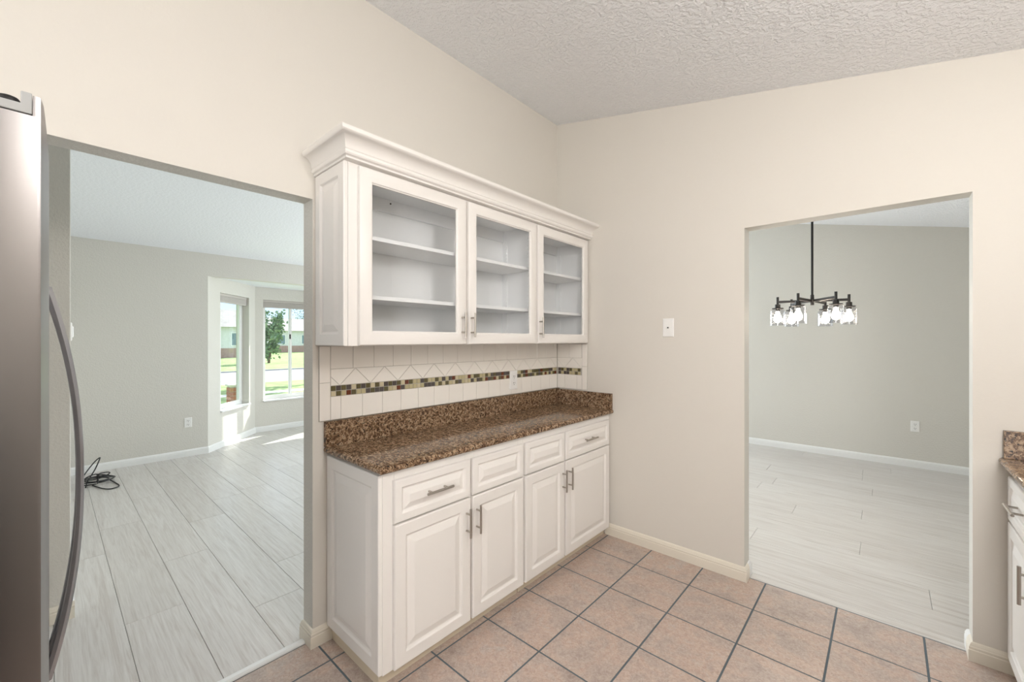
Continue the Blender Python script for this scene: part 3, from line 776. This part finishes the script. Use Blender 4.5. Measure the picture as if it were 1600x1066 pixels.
# ------------------------------------------------------------------ chandelier
CX_, CY_ = -.453, 4.20; ZA = 1.8045
ch = empty('chandelier', (CX_, CY_, zc(CX_)), 'black six-light chandelier with clear glass shades hanging in the dining room', 'chandelier')
zt = zc(CX_)
MB().lathe([(.002, -.022), (.055, -.022), (.064, -.014), (.066, .014)], (CX_, CY_, zt), 24).build('canopy', 'black', ch, smooth=True)
MB().tube([(CX_, CY_, zt - .015), (CX_, CY_, ZA - .02)], .0085, 12).build('rod', 'black', ch, smooth=True)
MB().lathe([(.004, -.035), (.013, -.035), (.014, -.012), (.024, -.010), (.026, .010), (.014, .014), (.012, .05), (.004, .05)], (CX_, CY_, ZA), 20).build('hub', 'black', ch, smooth=40)
RV = Vector((1, 0, 0)); DV = Vector((0, 1, 0)); Rr = .240
for k in range(6):
    th = math.radians(14 + 60 * k); d = RV * math.cos(th) + DV * math.sin(th)
    p = Vector((CX_, CY_, ZA)) + d * Rr; p.z += Rr * (.009 * math.cos(th) - .031 * math.sin(th))
    hub = Vector((CX_, CY_, ZA)) + d * .02
    side = Vector((-d.y, d.x, 0)); a = MB()
    rings = [[q + side * .008 + ZV * .010, q - side * .008 + ZV * .010, q - side * .008 - ZV * .010, q + side * .008 - ZV * .010] for q in (hub, p)]
    a.loops(rings); a.tube([p - ZV * .045, p + ZV * .042], .0095, 12)
    arm = a.build('arm', 'black', ch, smooth=40)
    MB().lathe([(.008, -.018), (.020, -.020), (.021, -.049), (.043, -.051), (.044, -.059), (.018, -.061), (.017, -.078), (.004, -.078)], p, 20).build('socket', 'black', arm, smooth=40)
    MB().lathe([(.022, -.060), (.044, -.064), (.053, -.076), (.054, -.100), (.054, -.198), (.0515, -.198), (.0515, -.100), (.050, -.078), (.042, -.067), (.022, -.063)], p, 28, False).build('shade', 'shade_glass', arm, smooth=50)
    MB().lathe([(.006, -.078), (.012, -.084), (.014, -.098), (.022, -.116), (.029, -.134), (.029, -.150), (.022, -.164), (.010, -.172), (.001, -.173)], p, 16).build('bulb', 'bulb', arm, smooth=True)

# ------------------------------------------------------------------ cable coil on the living room floor
cc = empty('cable_coil', (-6.18, .36, 0), 'loose coil of black cable with a blue plug on the floor by the partition', 'cable')
mb = MB(); pts = []
rc_ = random.Random(5)
for k in range(300):
    t = k / 299; a = t * math.pi * 2 * 4.5; ph = int(a / (2 * math.pi))
    rr = .13 + .03 * math.sin(a * .37 + ph)
    tiltz = (.5 + .5 * math.sin(a + 1.0 + ph * .4)) * (.02 + .09 * (ph % 3 == 1))
    pts.append((-6.12 + rr * 1.1 * math.cos(a) + .02 * math.sin(ph * 2.1), .34 + rr * math.sin(a) * .85, .007 + tiltz + .004 * ph))
mb.tube(pts, .0055, 8)
def cr(p, n=10):
    out = []
    for i in range(len(p) - 1):
        a, b, c, d = (Vector(p[max(i - 1, 0)]), Vector(p[i]), Vector(p[i + 1]), Vector(p[min(i + 2, len(p) - 1)]))
        for k in range(n):
            t = k / n; out.append(.5 * ((2 * b) + (c - a) * t + (2 * a - 5 * b + 4 * c - d) * t * t + (3 * b - a - 3 * c + d) * t ** 3))
    return out + [Vector(p[-1])]
mb.tube(cr([(-6.10, .20, .01), (-6.22, .26, .09), (-6.32, .33, .17), (-6.34, .37, .205), (-6.30, .37, .20), (-6.2, .33, .12), (-6.1, .27, .03), (-5.95, .25, .008)]), .0055, 8)
mb.tube(cr([(-6.0, .30, .006), (-5.80, .36, .006), (-5.72, .42, .006), (-5.78, .48, .006), (-5.95, .46, .006), (-6.1, .42, .02)]), .0055, 8)
mb.build('cord', 'cable', cc, smooth=True)
MB().box(-5.98, -5.92, .20, .225, .0, .022).build('plug', 'blue', cc, bevel=.004)

# ------------------------------------------------------------------ outdoors
G = -.20
def out(o, label=None, cat=None): return tag(o, label, cat) if label else struct(o)
struct(MB().box(-14.4, -7.4, -40, 60, G - .1, G).build('lawn_near', 'grass'))
struct(MB().box(-15.0, -14.4, -40, 60, G - .1, G + .01).build('sidewalk', 'concrete'))
struct(MB().box(-18.4, -15.0, -40, 60, G - .1, G).build('lawn_verge', 'grass'))
struct(MB().box(-25.6, -18.4, -40, 60, G - .12, G - .03).build('street', 'road'))
struct(MB().box(-25.8, -25.6, -40, 60, G - .12, G + .03).build('curb', 'road'))
struct(MB().box(-90, -25.8, -60, 90, G - .1, G).build('lawn_far', 'grass'))
def house(x, y0, y1, depth, h, label):
    root = empty('house', (x, (y0 + y1) / 2, G), label, 'house')
    MB().box(x - depth, x, y0, y1, G + .9, G + h).build('wall', 'house_white', root)
    MB().box(x - depth - .02, x + .04, y0 - .04, y1 + .04, G, G + .9).build('brick_base', 'brick_pale', root)
    MB().prism([(x + .5, G + h), (x - depth - .5, G + h), (x - depth / 2, G + h + 1.9)], fy, y0 - .4, y1 + .4).build('roof', 'roof_grey', root)
    k = y0 + 1.2
    while k + 1.2 < y1:
        w_ = MB().ringpanel((x, k, G + 1.1), YV, ZV, XV, 1.1, 1.3, [(0, 0), (0, .08), (.08, .08), (.08, 0)]).build('window', 'win_white', root)
        MB().box(x + .005, x + .02, k + .07, k + 1.03, G + 1.17, G + 2.33).build('pane', 'far_glass', w_); k += 3.1
    return root
house(-46, 1, 13.2, 9, 2.9, 'white bungalow with a brick base across the street, seen in the left bay window')
house(-60, 19, 34, 10, 2.9, 'white house beyond the street tree, seen in the front bay window')
def tree(x, y, h, r, th, seed, label, n=1500):
    rt = random.Random(seed); root = empty('tree', (x, y, G), label, 'tree')
    MB().tube([(x, y, G), (x + .1, y, G + th * .6), (x, y + .1, G + th), (x + .1, y, G + h * .7)], [.10, .08, .07, .03], 8).build('trunk', 'bark', root, smooth=True)
    lf = MB(); cl_ = []
    for k in range(22):
        a = rt.uniform(0, 6.283); q = rt.random() ** .5 * r * .75; z = G + th + (h - th) * rt.uniform(.12, .88); cl_.append((x + q * math.cos(a), y + q * math.sin(a), z))
    for k in range(n):
        c_ = rt.choice(cl_); p = Vector((c_[0] + rt.gauss(0, r * .17), c_[1] + rt.gauss(0, r * .17), c_[2] + rt.gauss(0, (h - th) * .09)))
        u = Vector((rt.gauss(0, 1), rt.gauss(0, 1), rt.gauss(0, 1))).normalized(); v_ = u.orthogonal().normalized(); s_ = rt.uniform(.08, .17)
        lf.add([p - u * s_, p - v_ * s_ * .6, p + u * s_, p + v_ * s_ * .6], [(0, 1, 2, 3)])
    tag(lf.build('foliage', 'leaf', root), kind='stuff')
tree(-33.5, 10.75, 4.0, 0.95, .5, 1, 'green street tree at the left of the front bay window', 1500)
tree(-17.2, 8.1, 6.6, 2.0, 2.7, 2, 'large green tree at the right of the front bay window')
tree(-62, 10.5, 7.5, 3.2, 1.6, 3, 'tall green tree behind the white houses', 2200)
tree(-80, 33, 9.5, 4.2, 2.0, 4, 'rounded green tree beyond the far house', 2200)
# brick pier in the front yard
pr = empty('brick_pier', (-8.93, 2.27, G), 'small red brick pier outside the left bay window', 'pier')
MB().box(-9.04, -8.82, 2.205, 2.325, G, .64).build('core', 'tile_grout', pr)
for rw in range(11):
    z = G + rw * .074
    for s_ in range(2):
        x_a = -9.05 + s_ * .12
        MB().box(x_a + .002, x_a + .118, 2.195, 2.335, z + .004, z + .070).build('brick', 'brick', pr)
MB().box(-9.07, -8.79, 2.18, 2.35, .636, .672).build('cap', 'concrete', pr, bevel=.006)
